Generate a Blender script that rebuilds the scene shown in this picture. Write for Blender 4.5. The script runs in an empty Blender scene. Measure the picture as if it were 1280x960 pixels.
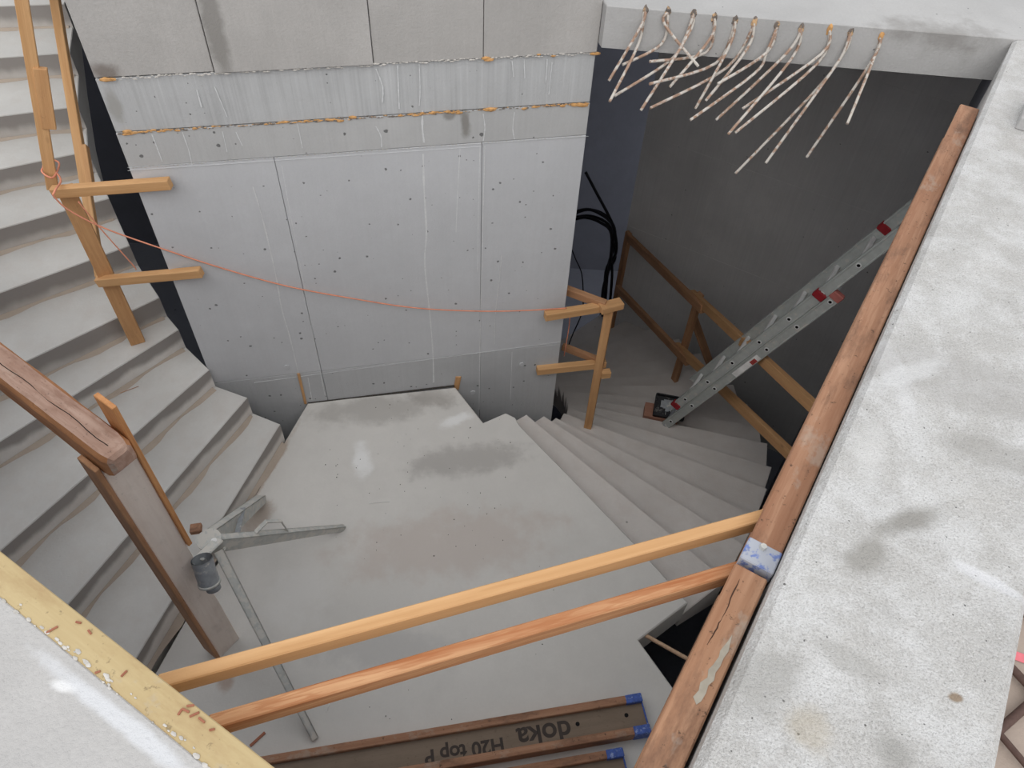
import bpy, bmesh, math, random
from mathutils import Vector, Matrix
random.seed(7)
SC = bpy.context.scene
COL = SC.collection
R = math.radians
V = Vector

# ------------------------------------------------------------------ camera (a phone held 1.5 m above the slab, looking down into the stair well)
F_PX, CX, CY, H = 950.0, 640.0, 480.0, 1.5
NADIR = (592.0, 1315.0)
_d = V((NADIR[0]-CX, NADIR[1]-CY, F_PX)).normalized()
_up = -_d
_fw = (V((0, 0, 1)) - _d*_d.z).normalized()
_rt = _fw.cross(_up)
if _rt.x < 0: _rt = -_rt
EYE = V((0, 0, H))
cd = bpy.data.cameras.new('camera'); cam = bpy.data.objects.new('camera', cd); COL.objects.link(cam)
cd.sensor_width = 36.0; cd.lens = F_PX/1280*36.0; cd.clip_start = 0.02; cd.clip_end = 200
def _w(c): return V((c.dot(_rt), c.dot(_fw), c.dot(_up)))
_X, _Y, _Z = _w(V((1, 0, 0))), _w(V((0, -1, 0))), _w(V((0, 0, -1)))
cam.matrix_world = Matrix(((_X.x, _Y.x, _Z.x, 0), (_X.y, _Y.y, _Z.y, 0), (_X.z, _Y.z, _Z.z, H), (0, 0, 0, 1)))
SC.camera = cam

# ------------------------------------------------------------------ sky and exposure: a bright overcast day
wd = bpy.data.worlds.new('overcast_sky'); SC.world = wd; wd.use_nodes = True
_bg = wd.node_tree.nodes['Background']
_bg.inputs['Color'].default_value = (0.96, 0.975, 1.0, 1); _bg.inputs['Strength'].default_value = 0.90
sd = bpy.data.lights.new('veiled_sun', 'SUN'); sun = bpy.data.objects.new('veiled_sun', sd); COL.objects.link(sun)
sd.energy = 0.85; sd.angle = R(60); sd.color = (1.0, 0.97, 0.92)
sun.rotation_euler = (R(44), R(-6), 0)
SC.view_settings.view_transform = 'Standard'; SC.view_settings.look = 'None'
SC.view_settings.gamma = 1.0; SC.view_settings.use_curve_mapping = False
SC.view_settings.exposure = 0.24

# ------------------------------------------------------------------ measuring helpers (sight lines met with real planes)
def ray(x, y): return _w(V((x-CX, y-CY, F_PX)))
def at(x, y, z):
    r = ray(x, y); return EYE + r*((z-H)/r.z)
def on(x, y, p, n):
    r = ray(x, y); return EYE + r*((V(p)-EYE).dot(V(n))/r.dot(V(n)))
def az(a): return V((math.sin(R(a)), math.cos(R(a)), 0))
UP = V((0, 0, 1))

# ------------------------------------------------------------------ materials
def lin(c): return tuple(((v/255)/12.92 if v/255 <= .04045 else ((v/255+.055)/1.055)**2.4) for v in c)
class NT:
    def __init__(s, name):
        s.m = bpy.data.materials.new(name); s.m.use_nodes = True
        s.t = s.m.node_tree; s.b = s.t.nodes['Principled BSDF']
        s.co = s.t.nodes.new('ShaderNodeTexCoord').outputs['Object']
        s.rnd = s.t.nodes.new('ShaderNodeObjectInfo').outputs['Random']
    def n(s, kind, **k):
        nd = s.t.nodes.new('ShaderNode'+kind)
        for a, v in k.items(): setattr(nd, a, v)
        return nd
    def put(s, inp, v):
        if hasattr(v, 'is_output') or isinstance(v, bpy.types.NodeSocket): s.t.links.new(v, inp)
        else: inp.default_value = v
    def scale(s, vec, sc):
        nd = s.n('Mapping'); s.put(nd.inputs['Vector'], vec); nd.inputs['Scale'].default_value = sc
        return nd.outputs['Vector']
    def shift(s, vec):       # per-object offset so that no two pieces carry the same pattern
        m = s.math('MULTIPLY', s.rnd, 37.0)
        c = s.n('CombineXYZ'); s.put(c.inputs[0], m); s.put(c.inputs[1], m); s.put(c.inputs[2], m)
        a = s.n('VectorMath', operation='ADD'); s.put(a.inputs[0], vec); s.put(a.inputs[1], c.outputs[0])
        return a.outputs[0]
    def noise(s, vec, sc, det=3.0, rough=.55, dist=0.0):
        nd = s.n('TexNoise'); s.put(nd.inputs['Vector'], vec); nd.inputs['Scale'].default_value = sc
        nd.inputs['Detail'].default_value = det; nd.inputs['Roughness'].default_value = rough; nd.inputs['Distortion'].default_value = dist
        return nd.outputs['Fac']
    def voro(s, vec, sc):
        nd = s.n('TexVoronoi'); s.put(nd.inputs['Vector'], vec); nd.inputs['Scale'].default_value = sc
        return nd.outputs['Distance'], nd.outputs['Color']
    def math(s, op, a, b=0.0, clamp=False):
        nd = s.n('Math', operation=op, use_clamp=clamp); s.put(nd.inputs[0], a); s.put(nd.inputs[1], b); return nd.outputs[0]
    def rng(s, v, a, b, c=0.0, d=1.0, smooth=False):
        nd = s.n('MapRange'); nd.clamp = True
        if smooth: nd.interpolation_type = 'SMOOTHSTEP'
        s.put(nd.inputs[0], v)
        for i, x in enumerate((a, b, c, d)): s.put(nd.inputs[i+1], x)
        return nd.outputs[0]
    def mix(s, f, a, b, blend='MIX'):
        nd = s.n('Mix', data_type='RGBA', blend_type=blend)
        s.put(nd.inputs[0], f)
        for i, x in ((6, a), (7, b)):
            s.put(nd.inputs[i], (*x, 1) if isinstance(x, tuple) and len(x) == 3 else x)
        return nd.outputs[2]
    def sep(s, vec):
        nd = s.n('SeparateXYZ'); s.put(nd.inputs[0], vec); return nd.outputs
    def bump(s, h, st, dist=.01):
        nd = s.n('Bump'); nd.inputs['Strength'].default_value = st; nd.inputs['Distance'].default_value = dist
        s.put(nd.inputs['Height'], h); s.put(s.b.inputs['Normal'], nd.outputs[0])
    def blob(s, c, r, ang=0.0, wob=.25):
        """mask of a stain lying round c with half sizes r (object space), its rim broken by noise"""
        mp = s.n('Mapping', vector_type='TEXTURE'); s.put(mp.inputs['Vector'], s.co)
        mp.inputs['Location'].default_value = c; mp.inputs['Rotation'].default_value = (0, 0, ang); mp.inputs['Scale'].default_value = r
        ln = s.n('VectorMath', operation='LENGTH'); s.put(ln.inputs[0], mp.outputs[0])
        d = s.math('ADD', ln.outputs['Value'], s.math('MULTIPLY', s.math('SUBTRACT', s.noise(s.co, 6.0, 5, .65), .5), wob*8))
        return s.rng(d, .45, 1.25, 1.0, 0.0, True)
    def done(s, col, rough=.8, metal=0.0, spec=.3):
        s.put(s.b.inputs['Base Color'], (*col, 1) if isinstance(col, tuple) and len(col) == 3 else col)
        s.put(s.b.inputs['Roughness'], rough); s.put(s.b.inputs['Metallic'], metal); s.b.inputs['Specular IOR Level'].default_value = spec
        return s.m

def concrete(name, base, var=.12, pores=0.0, pore_scale=14, streak=0.0, drip=0.0, speck=0.0, stains=(), grit=.25, bump=.35, wet_shade=0.0, patch=1.3, tint=.0, mottle=0.0):
    s = NT(name); co = s.shift(s.co) if tint else s.co
    b = tuple(base)
    dk = tuple(v*(1-var) for v in b); lt = tuple(min(1, v*(1+var*.9)) for v in b)
    c = s.mix(s.rng(s.noise(co, patch, 5, .6), .3, .7), dk, lt)
    c = s.mix(s.rng(s.noise(co, 7, 4, .6), .35, .75, 0, .35), c, tuple(v*.86 for v in b))
    fine = s.noise(co, 90, 3, .7)
    c = s.mix(s.rng(fine, .3, .7, 0, grit), c, tuple(v*.72 for v in b))
    h = fine
    if mottle:
        mm = s.rng(s.noise(co, 5.5, 7, .75), .40, .64, 0, mottle, True); c = s.mix(s.math('MULTIPLY', mm, .75), c, lin((228, 228, 228)))
        gn_ = s.noise(co, 190, 2, .8); c = s.mix(s.rng(gn_, .52, .68, 0, mottle*.55), c, lin((150, 147, 143))); c = s.mix(s.rng(gn_, .32, .45, mottle*.5, 0), c, lin((236, 236, 236)))
        h = s.math('ADD', fine, gn_)
    if tint: c = s.mix(s.math('MULTIPLY', s.rnd, tint), c, tuple(v*.8 for v in b))
    if wet_shade:
        w = s.rng(s.noise(co, .9, 3, .5, .6), .55, .63, 0, wet_shade, True); c = s.mix(w, c, tuple(v*.55 for v in b))
    if streak:
        st = s.noise(s.scale(co, (60, 60, 1.1)), 1.0, 3, .6)
        st = s.math('ADD', st, s.math('MULTIPLY', s.math('SUBTRACT', s.noise(co, 3.0, 3), .5), .5))
        c = s.mix(s.rng(st, .5, .72, 0, streak), c, tuple(v*.68 for v in b))
        c = s.mix(s.rng(st, .28, .42, streak*.8, 0), c, tuple(min(1, v*1.25) for v in b))
    if drip:
        dn = s.noise(s.scale(co, (1, 1, .025)), 5.0, 2, .45)
        line = s.rng(s.math('ABSOLUTE', s.math('SUBTRACT', dn, .56)), .0, .007, drip, 0)
        brk = s.rng(s.noise(co, 2.3, 3), .46, .6)
        c = s.mix(s.math('MULTIPLY', line, brk), c, lin((226, 227, 228)))
    if pores:
        wob = s.n('VectorMath', operation='ADD'); s.put(wob.inputs[0], co)
        wn = s.n('TexNoise'); s.put(wn.inputs['Vector'], co); wn.inputs['Scale'].default_value = pore_scale*3
        ws = s.n('VectorMath', operation='SCALE'); s.put(ws.inputs[0], wn.outputs['Color']); ws.inputs['Scale'].default_value = .25/pore_scale; s.put(wob.inputs[1], ws.outputs[0])
        d, pc = s.voro(wob.outputs[0], pore_scale)
        sz = s.math('MULTIPLY', s.math('POWER', s.rng(s.sep(pc)[0], .5, 1.0), 2.5), pores)
        pm = s.rng(s.math('SUBTRACT', d, sz), -.05, .0, 1, 0)
        c = s.mix(s.math('MULTIPLY', pm, .85), c, tuple(v*.22 for v in b))
        h = s.math('SUBTRACT', h, s.math('MULTIPLY', pm, 2.0))
    if speck:
        d, pc = s.voro(co, 5.0)
        pm = s.math('MULTIPLY', s.rng(d, .0, .07, 1, 0), s.math('GREATER_THAN', s.sep(pc)[1], 1-speck))
        c = s.mix(s.rng(pm, .3, .6), c, lin((70, 62, 55)))
    for (ctr, rad, ang, colr, amt) in stains:
        c = s.mix(s.math('MULTIPLY', s.blob(ctr, rad, ang), amt), c, lin(colr))
    s.bump(s.math('ADD', h, s.math('MULTIPLY', s.noise(co, 14, 4), 1.2)), bump, .006)
    return s.done(c, s.rng(s.noise(co, 5), .3, .7, .72, .9))

def wood(name, base, dark, grain=1.0, dirt=0.0, dirtcol=(90, 62, 45), cement=0.0, rough=.7, wavy=.0, knots=.5):
    s = NT(name); co = s.shift(s.co)
    g = s.noise(s.scale(co, (1.2, 26, 26)), 1.0, 5, .6, wavy)
    ring = s.n('TexWave', wave_type='BANDS', bands_direction='Z'); s.put(ring.inputs['Vector'], s.scale(co, (.25, 3.2, 3.2)))
    ring.inputs['Scale'].default_value = 17; ring.inputs['Distortion'].default_value = 6+wavy*6; ring.inputs['Detail'].default_value = 3; ring.inputs['Detail Scale'].default_value = 1.2
    c = s.mix(s.rng(g, .35, .7, 0, grain), base, dark)
    c = s.mix(s.rng(ring.outputs['Fac'], .6, 1.0, 0, .45*grain), c, dark)
    if knots:
        d, pc = s.voro(s.scale(co, (1, 2.2, 2.2)), 3.2)
        k = s.math('MULTIPLY', s.rng(d, .03, .12, 1, 0), s.math('GREATER_THAN', s.sep(pc)[0], .62))
        c = s.mix(s.math('MULTIPLY', k, knots), c, tuple(v*.45 for v in dark))
    if dirt:
        dn = s.noise(s.scale(co, (1, 3, 3)), 4.5, 6, .7)
        c = s.mix(s.rng(dn, .5, .68, 0, dirt), c, lin(dirtcol))
        c = s.mix(s.rng(s.noise(co, 42, 3, .8), .62, .7, 0, dirt*.9), c, lin((60, 45, 38)))
    if cement:
        cn = s.noise(s.scale(co, (1, 1.5, 1.5)), 5.0, 5, .65)
        c = s.mix(s.rng(cn, .58, .66, 0, cement), c, lin((182, 175, 163)))
    s.bump(s.math('ADD', g, s.math('MULTIPLY', s.noise(co, 60), .5)), .3, .004)
    return s.done(c, rough)

def plain(name, col, rough=.6, metal=0.0, var=.15, sc=20, splash=0.0, splashcol=(200, 197, 190)):
    s = NT(name); co = s.shift(s.co); b = lin(col)
    c = s.mix(s.rng(s.noise(co, sc, 4), .3, .7), tuple(v*(1-var) for v in b), tuple(min(1, v*(1+var)) for v in b))
    r = rough
    if splash:
        m = s.rng(s.noise(co, sc*.8, 5, .65), .6-.25*splash, .68-.25*splash)
        c = s.mix(m, c, lin(splashcol)); r = s.rng(m, 0, 1, rough, .9)
        if metal: metal = s.rng(m, 0, 1, metal, 0.0)
    s.bump(s.noise(co, 70, 3), .15, .002)
    return s.done(c, r, metal)

LZ, RISE = -2.65, 0.16       # landing level below the slab, stair riser
WA = 76.5                    # bearing of the core wall face
WD = az(WA); WN = V((WD.y, -WD.x, 0))          # along the face, out of the face (towards the viewer)
W0 = V((-1.424, 3.372, 0))                     # where the landing meets the wall

def S(a, b, hw, col, amt):
    A, B = at(*a, 0), at(*b, 0); d = B-A
    return (tuple((A+B)/2), (d.length/2, hw, .2), math.atan2(d.y, d.x), col, amt)
M_slab = concrete('slab_concrete', lin((206, 204, 201)), .11, pores=.16, pore_scale=60, grit=.55, bump=1.0, patch=5.0, speck=.0, mottle=.9,
                  stains=(S((1085, 668), (1178, 638), .034, (160, 157, 152), .95), S((1062, 715), (1110, 668), .045, (166, 163, 158), .9), S((1080, 380), (1140, 520), .04, (232, 232, 233), .7), S((1190, 700), (1278, 745), .014, (234, 234, 236), .85), S((1015, 800), (1120, 855), .03, (178, 176, 172), .6), (tuple(at(960, 850, 0)), (.10, .07, .2), R(40), (172, 170, 166), .6), (tuple(at(1120, 940, 0)), (.04, .05, .2), R(40), (164, 162, 158), .7), (tuple(at(1180, 470, 0)), (.4, .12, .2), R(-20), (176, 173, 170), .5),
                          (tuple(at(1262, 575, 0)), (.16, .06, .2), R(-20), (165, 162, 157), .55), (tuple(at(1010, 905, 0)), (.05, .05, .2), 0, (184, 172, 150), .5),
                          (tuple(at(1195, 872, 0)), (.012, .008, .2), 0, (140, 115, 85), .8), (tuple(at(1130, 470, 0)), (.16, .035, .2), R(30), (222, 222, 222), .7),
                          (tuple(at(1090, 560, 0)), (.10, .05, .2), R(70), (220, 219, 217), .6), (tuple(at(1240, 730, 0)), (.09, .014, .2), R(-30), (224, 224, 226), .8)))
M_slabL = concrete('slab_concrete_left', lin((192, 190, 188)), .12, pores=.06, pore_scale=60, grit=.35, bump=.7, patch=2.4,
                   stains=((tuple(at(80, 858, 0)), (.03, .012, .2), R(-10), (232, 232, 232), .9), (tuple(at(150, 900, 0)), (.22, .018, .2), R(-29), (222, 224, 228), .7)))
M_face = concrete('slab_edge_concrete', lin((184, 183, 182)), .14, pores=.12, pore_scale=22, grit=.3,
                  stains=((tuple(at(1190, 60, 0)), (.35, .3, .12), 0, (130, 126, 122), .6),))

M_wall = concrete('cast_wall_concrete', lin((203, 204, 207)), .06, pores=.25, pore_scale=25, streak=.06, grit=.15, bump=.2, tint=.06)
M_wall_top = concrete('upper_wall_concrete', lin((186, 183, 180)), .12, pores=.0, streak=.10, grit=.35, bump=.3, tint=.2, patch=2.2)
M_wall_top2 = concrete('upper_wall_concrete_damp', lin((186, 183, 180)), .12, pores=.0, streak=.10, grit=.35, bump=.3, patch=2.2, stains=(((.05, 0, .22), (.045, .3, .45), 0, (138, 135, 131), .8),))
M_wall_top1 = concrete('upper_wall_concrete_left', lin((186, 183, 180)), .12, pores=.0, streak=.10, grit=.35, bump=.3, patch=2.2, stains=(((.055, 0, .02), (.08, .3, .05), 0, (130, 122, 116), .9), ((.60, 0, .12), (.05, .3, .25), 0, (150, 147, 143), .7)))
M_wall_band = concrete('streaked_wall_concrete', lin((192, 193, 194)), .07, pores=.2, pore_scale=30, streak=.42, grit=.15, bump=.25, stains=(((.04, 0, .13), (.035, .3, .09), 0, (160, 158, 154), .8),))
M_wall_b3 = concrete('drip_wall_concrete', lin((190, 190, 190)), .08, pores=.3, pore_scale=24, streak=.14, grit=.15, bump=.2, stains=(((1.70, 0, .12), (.028, .3, .09), 0, (140, 137, 133), .9), ((1.62, 0, .17), (.03, .3, .03), 0, (140, 137, 133), .8)))
M_wall_low = concrete('damp_wall_concrete', lin((192, 193, 195)), .10, pores=.25, pore_scale=27, streak=.12, grit=.2)
M_back = concrete('back_wall_concrete', lin((222, 220, 219)), .10, pores=.15, pore_scale=14, streak=.2, grit=.2)
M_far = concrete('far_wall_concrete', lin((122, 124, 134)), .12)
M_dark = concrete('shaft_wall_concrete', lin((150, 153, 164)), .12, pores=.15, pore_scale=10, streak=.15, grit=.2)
M_land = concrete('landing_concrete', lin((214, 211, 206)), .07, pores=.0, grit=.12, bump=.12, speck=.05, patch=1.0,
                  stains=((tuple(at(585, 575, LZ)), (.42, .13, .2), R(12), (160, 156, 152), .6), (tuple(at(470, 512, LZ)), (.5, .13, .2), R(12), (166, 162, 157), .6),
                          (tuple(at(540, 497, LZ)), (.16, .1, .2), 0, (160, 154, 148), .5), (tuple(at(452, 575, LZ)), (.07, .15, .2), .3, (240, 240, 239), .75),
                          (tuple(at(570, 525, LZ)), (.13, .05, .2), .5, (240, 240, 239), .75), (tuple(at(375, 740, LZ)), (.20, .20, .2), .3, (222, 220, 217), .5),
                          (tuple(at(282, 850, LZ)), (.05, .07, .2), .3, (170, 138, 118), .6), (tuple(at(335, 590, LZ)), (.028, .38, .2), R(-14), (176, 158, 142), .8),
                          (tuple(at(325, 645, LZ)), (.07, .14, .2), R(-14), (166, 144, 126), .6), (tuple(at(560, 680, LZ)), (.7, .25, .2), .2, (196, 184, 176), .6),
                          (tuple(at(480, 810, LZ)), (.5, .12, .2), .1, (184, 182, 180), .5)))
def stair_mat(name, base, warm):
    s = NT(name); co = s.shift(s.co)
    b = lin(base)
    c = s.mix(s.rng(s.noise(co, 1.6, 5, .6), .3, .7), tuple(v*.9 for v in b), tuple(v*1.07 for v in b))
    c = s.mix(s.rng(s.noise(co, 9, 4), .45, .75, 0, .3), c, lin(warm))
    c = s.mix(s.rng(s.noise(co, 90, 3, .7), .3, .7, 0, .16), c, tuple(v*.7 for v in b))
    d, pc = s.voro(co, 6.0)
    c = s.mix(s.math('MULTIPLY', s.rng(d, .04, .07, 1, 0), s.math('GREATER_THAN', s.sep(pc)[1], .8)), c, tuple(v*.4 for v in b))
    s.bump(s.math('ADD', s.noise(co, 90, 3), s.noise(co, 14, 4)), .2, .005)
    return s, c
s, c = stair_mat('tread_concrete', (206, 204, 200), (192, 182, 174)); M_step = s.done(c, .85)
s, c = stair_mat('lower_tread_concrete', (214, 208, 203), (196, 182, 174)); M_step_low = s.done(c, .85)
s, c = stair_mat('riser_concrete', (204, 199, 194), (188, 174, 162))       # damp plus shade painted over most of the riser, cement wash below
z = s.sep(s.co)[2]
wet_shade = s.rng(s.math('ADD', z, s.math('MULTIPLY', s.math('SUBTRACT', s.noise(s.scale(s.co, (1, 1, .4)), 2.2, 4), .5), .26)), -.145, -.075, 0, .8, True)
c = s.mix(wet_shade, c, lin((138, 132, 128)))
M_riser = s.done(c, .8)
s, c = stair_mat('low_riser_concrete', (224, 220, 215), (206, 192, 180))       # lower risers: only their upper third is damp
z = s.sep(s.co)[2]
wet_shade = s.rng(s.math('ADD', z, s.math('MULTIPLY', s.math('SUBTRACT', s.noise(s.scale(s.co, (1, 1, .4)), 2.2, 4), .5), .2)), -.095, -.045, 0, .85, True)
c = s.mix(wet_shade, c, lin((140, 134, 130)))
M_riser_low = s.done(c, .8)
s, c = stair_mat('slurry_concrete', (186, 172, 158), (166, 148, 132)); M_slurry = s.done(c, .9)

M_pine = wood('fresh_pine', lin((218, 174, 126)), lin((190, 142, 94)), .8)
M_pine2 = wood('orange_pine', lin((212, 166, 124)), lin((168, 106, 66)), 1.2, wavy=1.0)
M_batten = wood('site_pine', lin((214, 168, 120)), lin((184, 134, 90)), .7, dirt=.2, dirtcol=(150, 112, 78))
M_batten_dk = wood('dull_pine', lin((190, 146, 110)), lin((158, 112, 80)), .7, dirt=.3)
M_chord = wood('beam_chord_wood', lin((190, 148, 118)), lin((152, 108, 80)), .9, dirt=.8, dirtcol=(122, 90, 72), cement=.5, knots=.5)
M_chord2 = wood('worn_chord_wood', lin((182, 140, 112)), lin((146, 102, 76)), .9, dirt=.8, dirtcol=(110, 82, 66), cement=.35, knots=.5)
M_web = wood('beam_web_board', lin((136, 120, 104)), lin((114, 98, 84)), .5, dirt=.3, dirtcol=(104, 88, 74), knots=0)
M_rust = wood('weathered_timber', lin((190, 160, 144)), lin((158, 122, 104)), .8, dirt=.6, dirtcol=(128, 92, 74), cement=.6, knots=.3)
M_side = wood('amber_timber_side', lin((196, 142, 100)), lin((164, 108, 70)), .8, dirt=.4)
M_grey = wood('cement_grey_plank', lin((240, 228, 218)), lin((224, 208, 196)), .4, dirt=.15, dirtcol=(190, 162, 146), cement=.2, knots=.1)
M_cleat = wood('amber_cleat', lin((218, 160, 108)), lin((180, 120, 74)), .8)
M_yellow = wood('yellow_lacquered_board', lin((198, 178, 136)), lin((180, 157, 114)), .6, dirt=.5, dirtcol=(160, 128, 92), cement=.6, knots=.1)
M_blue = plain('blue_cap_plastic', (112, 130, 184), .6, 0, .2, 45, .75, (176, 180, 190))
M_blue2 = plain('blue_edge_plastic', (70, 96, 170), .5, 0, .25, 50, .2, (150, 166, 204))
M_galv = plain('galvanised_steel', (190, 191, 187), .6, .1, .1, 30, .5, (204, 201, 194))
M_galv_dk = plain('galvanised_tube', (156, 160, 164), .5, .2, .15, 30, .15)
M_alu = plain('dusty_aluminium', (186, 190, 187), .5, .2, .08, 24, .15, (200, 198, 192))
M_alu_lt = plain('bright_aluminium', (226, 226, 225), .5, .1, .06, 24)
M_redp = plain('red_cap_plastic', (150, 36, 44), .5)
M_pinkp = plain('faded_red_plastic', (186, 112, 104), .6)
M_sticker = plain('white_sticker', (240, 239, 237), .6); M_stred = plain('sticker_red', (176, 70, 66), .6)
M_black = plain('black_plastic', (34, 34, 38), .5, 0, .2, 30, .12, (120, 118, 116))
M_cable = plain('black_cable_sheath', (20, 20, 26), .5)
M_hole = plain('punched_hole', (22, 20, 22), .9)
M_string = plain('orange_string', (228, 152, 124), .8)
M_rebar = plain('rusty_rebar', (166, 138, 120), .8, 0, .2, 34, .62, (204, 198, 190))
M_rebar2 = plain('bare_rebar', (196, 164, 136), .7, 0, .2, 60)
M_rustbar = plain('brown_rebar', (96, 76, 70), .8, .1, .2, 60)
M_foam = plain('orange_foam', (206, 158, 104), .9, 0, .25, 60)
M_smear = plain('dull_cement_smear', (176, 168, 154), .95, 0, .15, 30)
M_lime = plain('lime_bloom', (214, 215, 216), .95, 0, .08, 60)
M_crack = plain('cement_crust', (198, 194, 188), .95, 0, .25, 60)
M_dirtfoam = plain('grimy_sealant', (120, 112, 106), .95, 0, .3, 50, .35, (206, 170, 130))
M_pinkblock = wood('pinkish_block', lin((186, 140, 120)), lin((160, 112, 92)), .5, knots=0)
M_ply = concrete('formwork_board', lin((184, 168, 156)), .08, grit=.2)
M_pinkpaint = plain('pink_marking_paint', (236, 130, 140), .8)
M_ink = plain('dark_print', (70, 62, 58), .8)
M_crackw = plain('dark_wood_crack', (74, 54, 44), .9)
M_nail = plain('nail_steel', (90, 80, 74), .6, .5)
M_chip = wood('reddish_splinter', lin((170, 112, 88)), lin((130, 78, 58)), .6, knots=0)
M_moss = plain('dark_joint', (70, 66, 62), .95)

# ------------------------------------------------------------------ mesh helpers
def lerp(a, b, t): return a+(b-a)*t
def link(name, bm, mats, parent=None, M=None, smooth=False):
    me = bpy.data.meshes.new(name)
    bm.normal_update(); bm.to_mesh(me); bm.free()
    for m in (mats if isinstance(mats, (list, tuple)) else [mats]): me.materials.append(m)
    if smooth:
        for p in me.polygons: p.use_smooth = True
    o = bpy.data.objects.new(name, me); COL.objects.link(o)
    M = M if M is not None else Matrix.Identity(4)
    if parent is not None:
        o.parent = parent; PW = WORLD.get(parent.name, Matrix.Identity(4))
        o.matrix_basis = PW.inverted() @ M
    else: o.matrix_basis = M
    WORLD[o.name] = M.copy()
    return o
WORLD = {}
def tag(o, label=None, cat=None, group=None, kind=None):
    for k, v in (('label', label), ('category', cat), ('group', group), ('kind', kind)):
        if v: o[k] = v
    return o
def thing(name, loc, label, cat, group=None):
    o = bpy.data.objects.new(name, None); COL.objects.link(o); o.location = loc; o.empty_display_size = .1
    WORLD[o.name] = Matrix.Translation(V(loc)); return tag(o, label, cat, group)
def frame(o, x, up=UP):
    x = V(x).normalized(); y = V(up).cross(x).normalized(); z = x.cross(y)
    return Matrix(((x.x, y.x, z.x, o[0]), (x.y, y.y, z.y, o[1]), (x.z, y.z, z.z, o[2]), (0, 0, 0, 1)))
def box_bm(x0, x1, y0, y1, z0, z1, bev=0.0, bm=None, mi=0):
    own = bm or bmesh.new()
    b = bmesh.new()
    bmesh.ops.create_cube(b, size=1.0)
    for v in b.verts: v.co = V(((x0+x1)/2+v.co.x*(x1-x0), (y0+y1)/2+v.co.y*(y1-y0), (z0+z1)/2+v.co.z*(z1-z0)))
    if bev: bmesh.ops.bevel(b, geom=list(b.edges), offset=bev, segments=1, affect='EDGES')
    join(own, b, mi); return own
def join(dst, src, mi=0, M=None):
    vs = [dst.verts.new(M @ v.co if M is not None else v.co) for v in src.verts]
    src.verts.index_update()
    for f in src.faces:
        nf = dst.faces.new([vs[v.index] for v in f.verts]); nf.material_index = mi; nf.smooth = f.smooth
    src.free()
def timber(name, A, B, w, h, mat, parent=None, up=UP, bev=.003, rough=0.0, mi_side=None):
    """a squared timber from A to B: w across, h along up, grain along its length"""
    A, B = V(A), V(B); L = (B-A).length
    if rough:
        bm = bmesh.new(); n = max(4, int(L/.12)); rows = []
        for i in range(n+1):
            x = L*i/n; j = lambda: random.uniform(-rough, rough)
            rows.append([bm.verts.new((x, sy*w/2+j(), sz*h/2+j())) for sy, sz in ((-1, -1), (1, -1), (1, 1), (-1, 1))])
        for i in range(n):
            for k in range(4): bm.faces.new((rows[i][k], rows[i][(k+1) % 4], rows[i+1][(k+1) % 4], rows[i+1][k]))
        bm.faces.new(rows[0]); bm.faces.new(rows[-1][::-1])
        bmesh.ops.recalc_face_normals(bm, faces=list(bm.faces))
        if bev: bmesh.ops.bevel(bm, geom=[e for e in bm.edges if len(e.link_faces) == 2 and e.calc_face_angle(0) > .8], offset=bev, segments=1, affect='EDGES')
    else: bm = box_bm(0, L, -w/2, w/2, -h/2, h/2, bev)
    return link(name, bm, mat, parent, frame(A, B-A, up))
def prism_bm(poly, z0, z1, bev=0.0, bm=None, z0s=None, z1s=None, mi=0):
    b = bmesh.new(); n = len(poly)
    bot = [b.verts.new((p[0], p[1], z0s[i] if z0s else z0)) for i, p in enumerate(poly)]
    top = [b.verts.new((p[0], p[1], z1s[i] if z1s else z1)) for i, p in enumerate(poly)]
    b.faces.new(top); b.faces.new(bot[::-1])
    for i in range(n): b.faces.new((bot[i], bot[(i+1) % n], top[(i+1) % n], top[i]))
    bmesh.ops.recalc_face_normals(b, faces=list(b.faces))
    if bev:
        es = [e for e in b.edges if all(v in top for v in e.verts)]
        bmesh.ops.bevel(b, geom=es, offset=bev, segments=1, affect='EDGES')
    if bm is None: return b
    join(bm, b, mi); return bm
def tube_bm(pts, r, seg=8, bm=None, mi=0, caps=True):
    own = bm or bmesh.new(); pts = [V(p) for p in pts]; rings = []
    prev = None
    for i, p in enumerate(pts):
        t = (pts[min(i+1, len(pts)-1)]-pts[max(i-1, 0)]).normalized()
        if prev is None: prev = t.orthogonal().normalized()
        u = (prev - t*prev.dot(t)).normalized(); v = t.cross(u); prev = u
        rr = r[i] if isinstance(r, (list, tuple)) else r
        rings.append([own.verts.new(p+(u*math.cos(2*math.pi*k/seg)+v*math.sin(2*math.pi*k/seg))*rr) for k in range(seg)])
    for i in range(len(rings)-1):
        for k in range(seg):
            f = own.faces.new((rings[i][k], rings[i][(k+1) % seg], rings[i+1][(k+1) % seg], rings[i+1][k])); f.smooth = True; f.material_index = mi
    if caps:
        own.faces.new(rings[0][::-1]).material_index = mi; own.faces.new(rings[-1]).material_index = mi
    return own
def smooth_path(pts, n=6):
    pts = [V(p) for p in pts]; out = []
    for i in range(len(pts)-1):
        p0, p1, p2, p3 = pts[max(i-1, 0)], pts[i], pts[i+1], pts[min(i+2, len(pts)-1)]
        for k in range(n):
            t = k/n
            out.append(.5*((2*p1)+(p2-p0)*t+(2*p0-5*p1+4*p2-p3)*t*t+(3*p1-p0-3*p2+p3)*t**3))
    out.append(pts[-1]); return out
def at_origin(bm, o):
    for v in bm.verts: v.co -= V(o)
    return Matrix.Translation(V(o))
def struct(name, bm, mats, o=(0, 0, 0), label=None, parent=None):
    M = at_origin(bm, o); ob = link(name, bm, mats, parent, M)
    if parent is None: tag(ob, label, None, None, 'structure')
    return ob

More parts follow.
